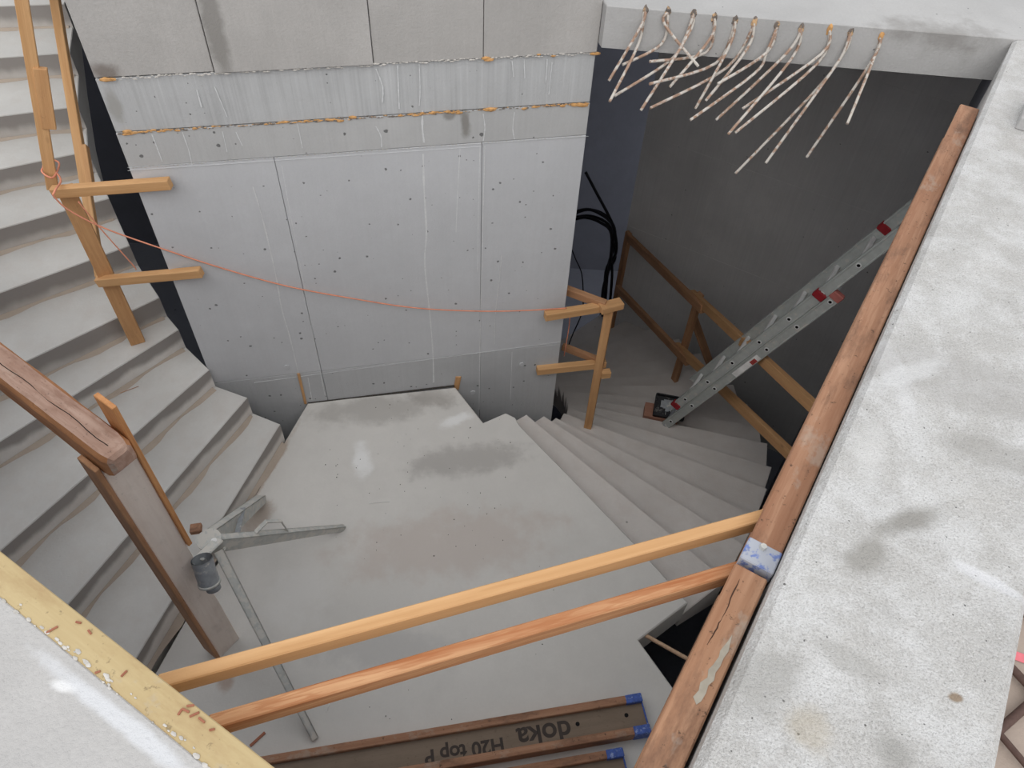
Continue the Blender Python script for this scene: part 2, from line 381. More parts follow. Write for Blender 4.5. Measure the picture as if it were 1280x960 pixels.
# ================================================================== THE SETTING
ED = az(30.0); EN = V((ED.y, -ED.x, 0))              # along the right well edge; away from the well (right)
def EP(off, t, z=0.0): p = EN*off+ED*t; return V((p.x, p.y, z))
OFF = .119; STRIP = .60
cor = V((2.236, 3.627))                               # far right corner of the opening at slab level
tcor = V((cor.x, cor.y, 0)).dot(ED)
T_END = V((3.25, 5.68, 0)).dot(ED)
# right shaft wall: its top is the pale strip one looks along
struct('wall_right', prism_bm([EP(OFF, -1.6), EP(STRIP, -1.6), EP(STRIP, tcor+.25), EP(OFF, tcor)], -5.9, 0.0, .017), M_slab,
       label='broad pale concrete wall top running along the right side of the stair well')
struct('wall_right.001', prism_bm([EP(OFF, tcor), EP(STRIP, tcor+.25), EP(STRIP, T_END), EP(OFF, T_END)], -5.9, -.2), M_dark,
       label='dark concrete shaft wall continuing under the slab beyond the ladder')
# upper slab behind the opening, with the edge the rebar sticks out of
cw = W0+WD*1.80; core_back = -WN
SA = V((.30, 3.735)); SBk = cw+core_back*2.3
struct('floor', prism_bm([(.345, 3.735), (cor.x, cor.y), (2.62, 3.56), (7, 3.2), (7, 9.5), (-6.3, 9.5), (-6.3, 7.6), (-3.42, 7.6), (-3.42, 6.0), (-3.2, 5.06), (-2.9, 4.37), (-2.66, 4.02), (-2.2, 3.85), (-2.115, 3.82), (SBk-WD*2.371).to_tuple()[:2], (SBk.x, SBk.y), (cw.x+.004, cw.y+.0)], -.2, 0.0, .004),
       [M_face], label='upper concrete slab with a thick cut edge across the top of the stair well')
# left slab behind the yellow board
BA, BB = at(0, 745, 0), at(262, 960, 0); BDm = (BB-BA).normalized(); BNm = V((BDm.y, -BDm.x, 0))
if BNm.y > 0: BNm = -BNm
b0 = BA-BDm*5.0; b1 = BB+BDm*.62
struct('floor.001', prism_bm([b0, b1, b1+BNm*1.5, b0+BNm*1.5], -.2, 0.0, .004), M_slabL, label='pale concrete slab at the near left behind the yellow board')
struct('wall_left', prism_bm([b0+BNm*.14, b1+BNm*.14, b1+BNm*.4, b0+BNm*.4], -5.9, -.2), M_dark, label='shaft wall under the near left slab')
# back and far shaft walls, bottom of the shaft
gd = az(119.5); G0 = V((1.16, 6.85, 0)); gn = V((gd.y, -gd.x, 0)); gn = gn if gn.y > 0 else -gn
g1 = G0+gd*2.6
wb = struct('wall_back', prism_bm([G0, g1, g1+gn*.3, G0+gn*.3], -5.9, -.2), M_back, label='dark grey concrete shaft wall behind the lower stair and its timber rail')
for zz in (-1.35, -2.45, -3.55):                      # pour joints of the back wall
    bm = box_bm(.02, 2.58, -.002, .0, -.004, .004)
    link('pour_joint', bm, M_back, wb, frame(G0+V((0, 0, zz))-gn*.0, gd))
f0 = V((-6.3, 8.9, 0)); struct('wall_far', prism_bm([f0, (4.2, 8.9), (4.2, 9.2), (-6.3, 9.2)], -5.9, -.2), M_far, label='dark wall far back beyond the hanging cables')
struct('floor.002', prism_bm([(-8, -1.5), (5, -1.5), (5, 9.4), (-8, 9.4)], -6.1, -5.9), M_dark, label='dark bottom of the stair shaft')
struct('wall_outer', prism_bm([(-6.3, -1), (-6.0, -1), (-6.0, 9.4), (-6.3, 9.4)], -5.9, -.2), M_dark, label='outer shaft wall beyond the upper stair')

struct('wall_light_block', prism_bm([(-.25, 6.05), (-.05, 6.05), (-.05, 8.9), (-.25, 8.9)], -5.9, -.2), M_dark, label='added unseen wall behind the core that blocks light')  # added out of sight, keeps light from the left stair opening off the far wall
# core wall: backing block and the formwork panels cast on its face
def WP(u, z, out=0.0): p = W0+WD*u+WN*out; return V((p.x, p.y, z))
U0, U1, ZT = -.568, 1.803, 1.0
pl = WP(U0, 0); pr = WP(U1, 0)
core = struct('wall_core', prism_bm([WP(U0, 0, -.03), WP(U1, 0, -.03), WP(U1, 0, -.03)+core_back*2.25, WP(U0, 0, -.03)+core_back*2.25], -5.9, ZT), M_wall_low,
              label='tall grey concrete core wall with panel joints and orange foam seams')
def panel(u0, u1, z0, z1, mat, out=0.0, gap=.003):
    A = WP(u0+gap, z0+gap, -.03); bm = box_bm(0, u1-u0-2*gap, -out-.03, 0, 0, z1-z0-2*gap, .0025)
    M = Matrix(((WD.x, -WN.x, 0, A.x), (WD.y, -WN.y, 0, A.y), (0, 0, 1, A.z), (0, 0, 0, 1)))
    return link('panel', bm, mat, core, M)
def uz(x, y): p = on(x, y, W0, WN); return (p-W0).dot(WD), p.z
Z1, Z2, Z3, Z4 = -.25, -.522, -.712, -2.345
us = [U0, uz(266, 80)[0], uz(466, 70)[0], uz(604, 68)[0], U1]
for a, b, o, m_, g_ in zip(us, us[1:], (.0, .014, .006, .007), (M_wall_top1, M_wall_top2, M_wall_top, M_wall_top), (.004, .002, .0015, .0015)): panel(a, b, Z1, ZT, m_, o, g_)
panel(U0, U1, Z2, Z1, M_wall_band, -.004); panel(U0, U1, Z3, Z2, M_wall_b3, .0, .002)
us = [U0, uz(372, 330)[0], uz(601, 350)[0], U1]
for a, b, o in zip(us, us[1:], (.0, .001, -.001)):
    panel(a, b, Z4, Z3, M_wall, o, .0012)
    panel(a, b, Z4-1.35, Z4, M_wall_low, o+.0005, .0012)
panel(U0, U1, -5.5, Z4-1.35, M_wall_low, 0)
def lumps(name, z, spots, mat, zj=.006, out=.003):
    bm = bmesh.new()
    for (u, sz) in spots:
        b = bmesh.new(); bmesh.ops.create_icosphere(b, subdivisions=1, radius=1.0)
        p = WP(u, z+random.uniform(-zj, zj), out)
        for v in b.verts:
            k = random.uniform(.75, 1.2)
            v.co = p+WD*v.co.x*sz*1.9*k+WN*v.co.y*sz*.45*k+UP*v.co.z*sz*.75*k
        join(bm, b)
    M = at_origin(bm, WP(0, z)); return link(name, bm, mat, core, M)
rs = random.Random(3)
lumps('cement_crust', Z1, [(U0+.02+i*(U1-U0-.04)/150, rs.uniform(.003, .007)) for i in range(150)], M_crack, .006, .009)
lumps('cement_crust', Z2, [(U0+.02+i*(U1-U0-.04)/130, rs.uniform(.003, .0075)) for i in range(130)], M_dirtfoam, .007)
for xa, xb in ((148, 225), (345, 425), (515, 575), (608, 622), (670, 735)):
    ua, ub = uz(xa, 140)[0], uz(xb, 140)[0]; n = int((ub-ua)/.011)
    lumps('foam_seam', Z2, [(ua+(ub-ua)*i/n, rs.uniform(.003, .007)) for i in range(n)], M_foam, .004)
lumps('cement_crust', Z3, [(U0+.02+i*(U1-U0-.04)/120, rs.uniform(.0015, .0035)) for i in range(120)], M_crack, .003)
tag(lumps('foam_seam', Z1, [(uz(px, 80)[0], sz) for px, sz in ((125, .016), (133, .014), (606, .013), (611, .014), (690, .008), (672, .007), (738, .01), (744, .012), (740, .01))], M_foam, .008, .009), 'orange foam on the upper joint')
sp = [(uz(px, 140)[0], rs.uniform(.006, .012)) for px in (146, 152, 158, 170, 184, 200, 214, 238, 262, 330, 352, 400, 412, 424, 440, 500, 512, 520, 528, 540, 560, 566, 574, 612, 655, 668, 690, 702)]
sp += [(uz(px, 135)[0], .016) for px in (148, 609, 614, 718, 724, 728)]
tag(lumps('foam_seam', Z2-.002, sp, M_foam, .008), 'orange foam along the second joint')
def run(name, pts, w, mat, t_=.0012, jit=.0):
    P = smooth_path([on(x, y, W0, WN) for x, y in pts], 8); bm = bmesh.new(); L_, R_ = [], []
    for p in P:
        k = w*rs.uniform(.55, 1.25); q = p+WD*rs.uniform(-jit, jit)
        L_.append(bm.verts.new(q-WD*k/2+WN*.0006)); R_.append(bm.verts.new(q+WD*k/2+WN*.0006))
    for i in range(len(P)-1): bm.faces.new((L_[i], L_[i+1], R_[i+1], R_[i]))
    r_ = bmesh.ops.extrude_face_region(bm, geom=list(bm.faces))
    for v in [g for g in r_['geom'] if isinstance(g, bmesh.types.BMVert)]: v.co += WN*t_
    bmesh.ops.recalc_face_normals(bm, faces=list(bm.faces))
    return link(name, bm, mat, core, at_origin(bm, P[0]))
for pts, w in (([(529, 192), (530, 235), (533, 290), (531, 330), (537, 390), (541, 440), (542, 478)], .010), ([(316, 232), (330, 280), (345, 345), (352, 385), (362, 420), (374, 470)], .007),
               ([(606, 182), (604, 260), (602, 340), (600, 430), (599, 512)], .006), ([(600, 182), (598, 260), (597, 340)], .004), ([(627, 318), (624, 350), (619, 395), (618, 430)], .006), ([(575, 186), (572, 240), (570, 290)], .004),
               ([(352, 206), (362, 262), (375, 330), (388, 400), (400, 462)], .003), ([(528, 138), (528, 160), (530, 178)], .010), ([(470, 158), (476, 170), (477, 184)], .006), ([(604, 142), (606, 160), (604, 176)], .006),
               ([(643, 140), (641, 160), (643, 174)], .005), ([(190, 168), (197, 186), (203, 202)], .006), ([(228, 165), (236, 188), (240, 206)], .005), ([(295, 165), (303, 182)], .006), ([(278, 164), (284, 190)], .004),
               ([(372, 155), (378, 185)], .004), ([(246, 112), (252, 134)], .006), ([(268, 108), (284, 146)], .005), ([(470, 86), (478, 108), (478, 128)], .007), ([(497, 82), (498, 112), (499, 136)], .007), ([(524, 80), (525, 112), (524, 132)], .005),
               ([(640, 76), (642, 96)], .006), ([(655, 74), (656, 98)], .005), ([(684, 74), (682, 104)], .006), ([(690, 78), (686, 118)], .006), ([(385, 472), (390, 500)], .005), ([(400, 464), (406, 494)], .004), ([(640, 440), (638, 500)], .005)):
    run('lime_run', pts, w, M_lime)
for (xa, ya, xb, yb, w) in ((160, 209, 735, 170, .0045), (318, 478, 701, 427, .005), (160, 213, 600, 183, .0025)):
    n = 26; run('joint_fin', [(xa+(xb-xa)*i/n, ya+(yb-ya)*i/n) for i in range(n+1)], w, M_lime, .003)
# tie-hole rings and grout knobs low on the wall
for (x, y) in ((358, 458), (591, 490), (652, 455)):
    bm = tube_bm([on(x, y, W0, WN)+WN*(-.002), on(x, y, W0, WN)+WN*.008], .018, 10); link('tie_cone', bm, M_wall, core, at_origin(bm, on(x, y, W0, WN)))

# landing
n_in = [(-.033, 3.381), (.118, 3.507), (.256, 3.632), (.359, 3.752), (.437, 3.937), (.49, 4.13), (.50, 4.33), (.50, 4.53), (.49, 4.73), (.46, 4.93), (.42, 5.12), (.36, 5.30), (.27, 5.47), (.16, 5.62), (.03, 5.74), (-.12, 5.83)]
n_az = [140, 133.7, 126.7, 119.2, 112.2, 107, 101.2, 97, 91, 85, 79, 73, 66, 59, 52, 45]
n_out = [(1.104, 2.029), (1.40, 2.272)]
for k in range(2, len(n_in)):
    p = V((*n_in[k], 0))
    wd_ = {2: 1.69, 3: 1.655, 4: 1.67, 5: 1.71, 6: 1.735}.get(k, 1.745)
    q = p+az(n_az[k])*wd_; n_out.append((q.x, q.y))
foot = [(-1.499, 3.049), (-1.747, 1.793), (-1.84, 1.35)]
land = [foot[0], (-1.424, 3.372), (-.408, 3.592), (-.395, 3.575), (-.185, 3.283), (-.033, 3.381), (.035, 3.345), (.075, 3.27), (.351, 2.948), (.817, 2.396), n_out[0], (.796, 1.784), (.962, 1.535), (1.45, .86), (1.2, .2), ((BB+BDm*.55+BNm*.12).x, (BB+BDm*.55+BNm*.12).y), ((BA-BDm*1.4+BNm*.12).x, (BA-BDm*1.4+BNm*.12).y), foot[2], foot[1]]
struct('floor.003', prism_bm(land, LZ-.24, LZ, .007), M_land, (0, 0, 0), label='smooth grey concrete landing between the two winding stairs')

# ================================================================== STAIRS
def step(k, parent, inn, out, z, soff, mats, wash, inner_drop=.0):
    """one cast step: quad between two nosing lines, its own riser strip and a cement wash at the foot of the next riser"""
    (a0, a1), (b0, b1) = inn, out                     # a: this nosing inner/outer, b: next
    poly = [a0, a1, b1, b0]
    bm = prism_bm(poly, 0, 0, 0, None, [z-RISE-soff, z-RISE-soff, z-soff if wash > 0 else z-2*RISE-soff, z-soff if wash > 0 else z-2*RISE-soff], [z]*4)
    for f in bm.faces:
        f.material_index = 0
    # riser face material
    for f in bm.faces:
        c = f.calc_center_median(); n = f.normal
        if abs(n.z) < .3:
            mid = (V((*a0, 0))+V((*a1, 0)))/2
            if abs((c-V((mid.x, mid.y, c.z))).length) < .12: f.material_index = 1
    top = [e for e in bm.edges if all(abs(v.co.z-z) < 1e-5 for v in e.verts)]
    bmesh.ops.bevel(bm, geom=top, offset=.004, segments=2, affect='EDGES')
    org = V((a0[0], a0[1], z)); M = at_origin(bm, org)
    return link('step', bm, mats, parent, M)
# upper flight (left): nosing k at LZ + k*RISE
u_in = [(-1.511, 3.045), (-1.713, 3.123), (-1.945, 3.205), (-2.156, 3.391), (-2.271, 3.509), (-2.518, 3.809), (-2.702, 4.081), (-2.895, 4.365), (-3.018, 4.641), (-3.186, 5.058), (-3.329, 5.449), (-3.43, 5.87), (-3.46, 6.25), (-3.46, 6.60), (-3.46, 6.93), (-3.46, 7.26), (-3.46, 7.6)]
u_az = [-167.1, -159.8, -153.0, -144.2, -136.6, -130.5, -125.1, -119.5, -112, -106.5, -102.6, -97, -92, -90, -90, -90, -90]
u_ln = [1.95]*5+[1.9]*12
u_out = []
for p, a, l in zip(u_in, u_az, u_ln):
    d_ = az(a); dn_ = d_.dot(BNm)
    if dn_ > 1e-3: l = min(l, (BA+BNm*.10-V((*p, 0))).dot(BNm)/dn_)
    q = V((*p, 0))+d_*l; u_out.append((q.x, q.y))
st = thing('concrete_staircase', (-1.7, 2.3, LZ), 'upper flight of raw concrete winder steps climbing to the upper left', 'stairs')
for k in range(len(u_in)-1):
    z = LZ+RISE*(k+1)
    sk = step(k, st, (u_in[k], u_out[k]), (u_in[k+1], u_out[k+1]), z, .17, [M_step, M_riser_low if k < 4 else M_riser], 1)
    # cement wash left along the foot of the next riser
    a, b = V((*u_in[k+1], z)), V((*u_out[k+1], z)); d = (b-a).normalized(); nrm = V((-d.y, d.x, 0))
    if nrm.dot(V((*u_in[k], z))-a) < 0: nrm = -nrm
    bm = bmesh.new(); n = 26; lo = []; hi = []
    for i in range(n+1):
        p = a+(b-a)*(i/n*.98+.012); wdt = .022+.014*math.sin(i*.9+k)+rs.uniform(-.004, .008)
        lo.append(bm.verts.new(p+nrm*wdt+UP*.0008)); hi.append(bm.verts.new(p+nrm*.001+UP*.012))
    for i in range(n): bm.faces.new((lo[i], lo[i+1], hi[i+1], hi[i]))
    tag(link('cement_wash', bm, M_slurry, sk, at_origin(bm, a)), 'beige dried slurry along the foot of a riser')
a, b = V((*u_in[0], LZ)), V((*u_out[0], LZ)); d = (b-a).normalized(); nrm = V((-d.y, d.x, 0)); nrm = nrm if nrm.x > 0 else -nrm
bm = bmesh.new(); n = 26; lo = []; hi = []
for i in range(n+1):
    p = a+(b-a)*(i/n*.97+.02); lo.append(bm.verts.new(p+nrm*(.035+.012*math.sin(i*.8)+rs.uniform(-.004, .006))+UP*.0008)); hi.append(bm.verts.new(p+nrm*.001+UP*.014))
for i in range(n): bm.faces.new((lo[i], lo[i+1], hi[i+1], hi[i]))
tag(link('cement_wash', bm, M_slurry, st, at_origin(bm, a)), 'beige dried slurry along the foot of the first riser')
# lower flight (right): tread k at LZ - k*RISE between nosing k-1 and k
sl = thing('concrete_staircase', (.6, 3.4, LZ-.5), 'lower flight of concrete winder steps going down to the right behind the core wall', 'stairs')
for k in range(1, len(n_in)):
    z = LZ-RISE*k
    a0, a1, b0, b1 = n_in[k-1], n_out[k-1], n_in[k], n_out[k]
    poly = [a0, a1, b1, b0]
    bm = prism_bm(poly, 0, 0, 0, None, [z-.17-.0, z-.17, z-.17-RISE, z-.17-RISE], [z]*4)
    top = [e for e in bm.edges if all(abs(v.co.z-z) < 1e-5 for v in e.verts)]
    bmesh.ops.bevel(bm, geom=top, offset=.005, segments=2, affect='EDGES')
    link('step', bm, M_step_low, sl, at_origin(bm, (b0[0], b0[1], z)))

# ================================================================== FORMWORK BEAMS (I-section: two chords and a web)
CH, WEB = {}, {}
def i_beam(name, A, B, up, label, group, chordmat, cap=None, capA=None, texts=(), holes=(), depth=.2):
    """A, B run along the middle of the top chord's upper face; up is the direction out of that face"""
    A, B, up = V(A), V(B), V(up).normalized(); x = (B-A).normalized(); L = (B-A).length
    t = thing(name, A-up*depth, label, 'beam', group)
    def m(off): return frame(A-up*off, B-A, up)
    cut = .012
    CH[t.name] = link('chord', box_bm(0, L, -.04, .04, -.04, 0, .004), chordmat, t, m(0))
    link('chord', box_bm(0, L, -.04, .04, 0, .04, .004), chordmat, t, m(depth))
    WEB[t.name] = link('web', box_bm(.0, L-.002, -.0135, .0135, .04, depth-.04), M_web, t, m(depth))
    return t, x, L, m
# the two beams end to end along the right edge, top 5 cm below the slab
BZ = -.09
e1a = on(925, 712, (0, 0, BZ), UP)
def edge_beam(t0, t1, ctr, label, cap_at=None, mat=M_chord, dz=0.0):
    A = EP(ctr, t0, BZ+dz); B = EP(ctr, t1, BZ+dz)
    return i_beam('formwork_beam', A, B, UP, label, 'formwork beams along the right edge', mat)
tA = at(945, 690, BZ).dot(ED); tB = at(935, 712, BZ).dot(ED)
tFar = at(1210, 132, BZ).dot(ED)
ctr = .075
t1, x1, L1, m1 = edge_beam(tA-.03, tFar, ctr, 'long worn timber formwork beam along the right edge of the well, capped blue at its near end', mat=M_chord2)
cp = link('end_cap', box_bm(-.004, .062, -.041, .041, -.044, .002, .003), M_blue, t1, m1(0)); tag(cp, 'blue plastic end cap smeared with cement')
bm = bmesh.new(); bmesh.ops.create_cone(bm, cap_ends=True, segments=6, radius1=.009, radius2=.008, depth=.012); link('bolt', bm, M_galv, cp, m1(-.006) @ Matrix.Translation((.048, .004, 0)))
t2, x2, L2, m2 = edge_beam(-.45, tB+.005, ctr-.004, 'near timber formwork beam on the right edge, its broken end butting the blue cap', mat=M_chord, dz=-.004)
for tt_, (px0, py0, px1, py1) in ((t2, (925, 724, 902, 774)), (t2, (902, 774, 884, 806)), (t1, (1016, 560, 1004, 592)), (t1, (1048, 470, 1040, 492))):
    A_c, B_c = at(px0, py0, BZ-.0035), at(px1, py1, BZ-.0035)
    bm = tube_bm([lerp(A_c, B_c, k/6)+EN*rs.uniform(-.0015, .0015) for k in range(7)], [.0003, .0012, .0016, .0014, .0012, .0008, .0003], 5); link('crack', bm, M_crackw, CH[tt_.name], at_origin(bm, A_c))
# bare grey patch of concrete smeared over the near beam
bm = bmesh.new()
cpts = [(868, 852), (880, 838), (893, 822), (898, 806), (888, 820), (878, 832)]
c0 = [at(x, y, BZ+.001) for x, y in ((916, 792), (911, 800), (906, 806), (901, 812), (899, 820), (892, 830), (886, 836), (885, 846), (876, 852), (874, 862), (867, 870), (871, 880), (877, 876), (883, 866), (886, 856), (893, 850), (895, 840), (901, 832), (905, 822), (911, 814))]
pr_ = prism_bm([(p.x, p.y) for p in c0], BZ-.004, BZ-.0025, .0); M = at_origin(pr_, c0[0]); tag(link('cement_smear', pr_, M_smear, CH[t2.name], M), 'grey cement smear')
# beams lying on their side on the landing
HX = az(77.7); HS = V((HX.y, -HX.x, 0)); HS = HS if HS.y < 0 else -HS     # HS: towards the viewer
def lying(pend, L, label, texts=True):
    A = V((pend.x, pend.y, LZ+.04))-HX*L; B = V((pend.x, pend.y, LZ+.04))
    t, x, L_, m = i_beam('formwork_beam', A, B, -HS, label, 'formwork beams lying on the landing', M_chord2)
    for off in (.001, .16):
        c = link('corner_cap', box_bm(L-.085, L+.005, -.0425, .0425, -.0425, .002, .004), M_blue2, t, m(off)); tag(c, 'blue plastic chord end')
    link('edge_strip', box_bm(L-.002, L+.006, -.02, .02, -.16, -.04, .002), M_blue2, t, m(0)); 
    return t, m, A, B
pe = at(800, 866, LZ+.08)
tb, mb, A_, B_ = lying(pe, 2.3, 'timber formwork beam with printed web and blue corners lying on the landing, the nearer-to-wall one of two')
def web_print(body, s0, size, parent, org, side):
    """letters lying on the web's upper face, reading away from the beam's capped end"""
    cu = bpy.data.curves.new('print', 'FONT'); cu.body = body; cu.size = size; cu.extrude = .0003; cu.offset = .0028
    tmp = bpy.data.objects.new('tmp', cu); dg = bpy.context.evaluated_depsgraph_get()
    COL.objects.link(tmp); dg.update()
    me = bpy.data.meshes.new_from_object(tmp.evaluated_get(dg)); bpy.data.objects.remove(tmp)
    me.materials.clear(); me.materials.append(M_ink)
    o = bpy.data.objects.new('printed_lettering', me); COL.objects.link(o); o.parent = parent
    X = -HX; Y = HS; Z = X.cross(Y)
    M = Matrix(((X.x, Y.x, Z.x, org.x), (X.y, Y.y, Z.y, org.y), (X.z, Y.z, Z.z, org.z), (0, 0, 0, 1)))
    o.matrix_basis = WORLD[parent.name].inverted() @ M; WORLD[o.name] = M
    return tag(o, 'dark printed lettering %s' % body)
wz = LZ+.04+.0135+.0006
for body, px, sz in (('doka', (712, 900), .145), ('H20 top P', (629, 922), .096)):
    web_print(body, 0, sz, WEB[tb.name], at(*px, wz), 0)
for (x, y) in ((722, 905), (783, 894), (601, 947)):
    p = at(x, y, wz); bm = tube_bm([p-UP*.003, p+UP*.001], .011, 12); link('hole', bm, M_hole, WEB[tb.name], at_origin(bm, p))
pe2 = at(777, 934, LZ+.08)
tb2, mb2, _, _ = lying(pe2, 2.1, 'second timber formwork beam on the landing, nearest the viewer and mostly cut off')

# ================================================================== YELLOW BOARD on the left edge
y0, y1 = at(0, 720, 0)-BDm*3.2, at(285, 950, 0)+BDm*.52
yb = thing('edge_board', y0, 'yellow lacquered formwork board along the near left slab edge, spattered with dirt', 'board')
yw = .064
mid = (at(150, 806, 0)+at(130, 852, 0))/2
off0 = (mid-BA).dot(BNm)
link('board', box_bm(0, (y1-y0).length, -yw/2, yw/2, -.22, -.001, .002), M_yellow, yb, frame(BA+BNm*(-yw/2+.001)+BDm*((y0-BA).dot(BDm)), BDm))
# cement crumbs creeping from the slab over the board
bm = bmesh.new()
for i in range(60):
    p = BA+BDm*rs.uniform(-.1, .75)+BNm*rs.uniform(-.012, .004)
    b = bmesh.new(); bmesh.ops.create_icosphere(b, subdivisions=1, radius=1); sz = rs.uniform(.0015, .005)
    for v in b.verts: v.co = p+BDm*v.co.x*sz*2*rs.uniform(.7, 1.2)+BNm*v.co.y*sz*rs.uniform(.7, 1.2)+UP*v.co.z*sz*.35
    join(bm, b)
tag(link('cement_crumbs', bm, M_crack, yb, at_origin(bm, BA)), 'pale cement crumbs along the board', None, None, 'stuff')
for i, (x, y, ang, L) in enumerate(((65, 787, 40, .022), (232, 888, -20, .016), (243, 893, 30, .018), (225, 890, 70, .012), (238, 882, 10, .014), (252, 900, -30, .016), (112, 790, -40, .012), (122, 840, 25, .01), (155, 842, 60, .014), (265, 912, 15, .01), (98, 778, -10, .012))):
    p = at(x, y, .001); d = V((math.cos(R(ang)), math.sin(R(ang)), 0))
    lab = 'brown wood splinter lying across the edge of the yellow board' if i == 0 else None
    o = timber('wood_splinter' if i == 0 else 'wood_shaving', p-d*L/2, p+d*L/2, .004, .003, M_chip, bev=.0006, up=UP)
    if i == 0: tag(o, lab, 'splinter')
    else: tag(o, 'small brown wood shaving on the yellow board', 'shaving', 'wood shavings on the yellow board')

# ================================================================== BATTENS across the near corner
def batten(a, b, z, mat, label):
    A, B = at(*a, z), at(*b, z); d = B-A
    t0 = (-.066-(A-BA).dot(BNm))/d.dot(BNm); t1 = (.058-A.dot(EN))/d.dot(EN)
    tag(timber('guard_batten', A+d*t0, A+d*t1, .032, .05, mat), label, 'batten', 'guard battens across the near corner')
batten((205, 856), (942, 652), -.16, M_pine, 'pale pine batten across the near corner of the well, upper of two')
batten((274, 905), (905, 719), -.165, M_pine2, 'orange wavy-grained batten across the near corner, lower of two')

# ================================================================== UPRIGHT PLANK with cleats, carrying a weathered timber
PZ = -.84
fo = at(283, 806, LZ); wdir = az(33); tdir = az(-57.2)
pt = thing('timber_prop', fo, 'upright cement-grey plank prop standing on the landing with amber cleats at its top', 'prop')
pw = .135
link('plank', box_bm(0, PZ-.065-LZ, -pw/2, pw/2, -.03, .03, .004), M_grey, pt, frame(fo, UP, tdir*-1.0))
for sgn, zt, zb, nm in ((1, PZ+.20, -1.62, 'amber cleat on the far edge of the plank'), (-1, PZ-.01, -2.62, 'dull cleat on the near edge of the plank')):
    c0_ = fo+wdir*sgn*(pw/2+.011); z0_, z1_ = zb, zt
    tag(link('cleat', box_bm(0, z1_-z0_, -.0105, .0105, -.055, .055, .003), M_cleat if sgn > 0 else M_batten_dk, pt, frame(V((c0_.x, c0_.y, z0_))+tdir*.012, UP, tdir*-1.0)), nm)
tl = 2.4
hb = thing('cross_timber', V((fo.x, fo.y, PZ-.05)), 'weathered reddish squared timber with a rotten rounded end resting on the plank prop', 'timber')
bm = bmesh.new(); prof = []
nseg = 22
for i in range(nseg+1):
    x = tl*i/nseg; k = 1.0
    x0 = [0, .012, .035, .07][i] if i < 4 else .07+(tl-.07)*(i-3)/(nseg-3)
    sc = [.55, .8, .95, 1.0][i] if i < 4 else 1
    j = lambda: rs.uniform(-.002, .002)
    prof.append([bm.verts.new((x0, sy*.062*sc+j(), .01+ (sz*.06*sc)+j())) for sy, sz in ((-1, -1), (-.3, -1), (.3, -1), (1, -1), (1, -.3), (1, .6), (.8, 1), (.25, 1), (-.25, .98), (-.8, 1), (-1, .6), (-1, -.3))])
for i in range(nseg):
    for k in range(12):
        f = bm.faces.new((prof[i][k], prof[i][(k+1) % 12], prof[i+1][(k+1) % 12], prof[i+1][k]))
bm.faces.new(prof[0]); bm.faces.new(prof[-1][::-1])
bmesh.ops.recalc_face_normals(bm, faces=list(bm.faces))
hb0 = fo-tdir*.10
for f in bm.faces: f.material_index = 1 if abs(f.normal.y) > .75 else 0
link('squared_timber', bm, [M_rust, M_side], hb, frame(V((hb0.x, hb0.y, PZ)), tdir))
# long dark crack along its top
cr = frame(V((hb0.x, hb0.y, PZ)), tdir)
bm = tube_bm([cr @ V((.05+i*.06, .006+.004*math.sin(i*1.3), .0695)) for i in range(24)], .0016, 5); link('crack', bm, M_hole, hb, at_origin(bm, hb0))

# ================================================================== FOLDING TRIPOD
HZ = -1.96
hub = at(263, 678, HZ)
tp = thing('folding_tripod', V((hub.x, hub.y, LZ)), 'cement-spattered galvanised folding prop tripod standing on the landing', 'tripod')
def leg(P, Q, w0, w1, h0, h1, t_=.005):
    """open channel of folded sheet: a top plate and two flanges, tapering towards the foot"""
    P, Q = V(P), V(Q); L = (Q-P).length; bm = bmesh.new()
    def plate(pts):
        vs = [bm.verts.new(p) for p in pts]; bm.faces.new(vs)
    def prism(a):       # 8 points
        vs = [bm.verts.new(p) for p in a]
        for q in ((0, 1, 2, 3), (7, 6, 5, 4), (0, 4, 5, 1), (1, 5, 6, 2), (2, 6, 7, 3), (3, 7, 4, 0)): bm.faces.new([vs[i] for i in q])
    prism([(0, -w0/2, 0), (0, w0/2, 0), (0, w0/2, -t_), (0, -w0/2, -t_), (L, -w1/2, 0), (L, w1/2, 0), (L, w1/2, -t_), (L, -w1/2, -t_)])
    for sgn in (-1, 1):
        a, b = sgn*w0/2, sgn*(w0/2-t_); c, d = sgn*w1/2, sgn*(w1/2-t_)
        prism([(0, a, 0), (0, b, 0), (0, b, -h0), (0, a, -h0), (L, c, 0), (L, d, 0), (L, d, -h1), (L, c, -h1)])
    bmesh.ops.recalc_face_normals(bm, faces=list(bm.faces))
    return link('leg', bm, M_galv, tp, frame(P, Q-P))
fa, fb, fc = at(431, 657, LZ+.02), at(394, 924, LZ+.02), at(326, 619, LZ+.06)
l1 = leg(hub+V((.03, .02, .02)), fa, .05, .026, .085, .035)
l2 = leg(hub+V((.05, -.04, -.01)), fb, .05, .036, .05, .03)
l3 = leg(hub+V((-.02, .05, .02)), fc, .05, .06, .12, .05)
# carrying handle arching over the first leg
hd = (fa-hub).normalized()
hp = [hub+hd*.30+UP*.045, hub+hd*.40+UP*.14, hub+hd*.50+UP*.13, hub+hd*.52+UP*.02]
bm = bmesh.new()
for p, q in zip(hp, hp[1:]):
    b = box_bm(0, (q-p).length+.004, -.012, .012, -.003, .003); join(bm, b, 0, frame(p, q-p, UP if abs((q-p).normalized().z) < .95 else hd))
link('handle', bm, M_galv, l1, at_origin(bm, hp[0]))
# strut of the third leg
pA, pB = hub+(fc-hub)*.62+UP*.03, hub+(fa-hub)*.16
timber('strut', pA, pB, .028, .006, M_galv_dk, l3, bev=.001)
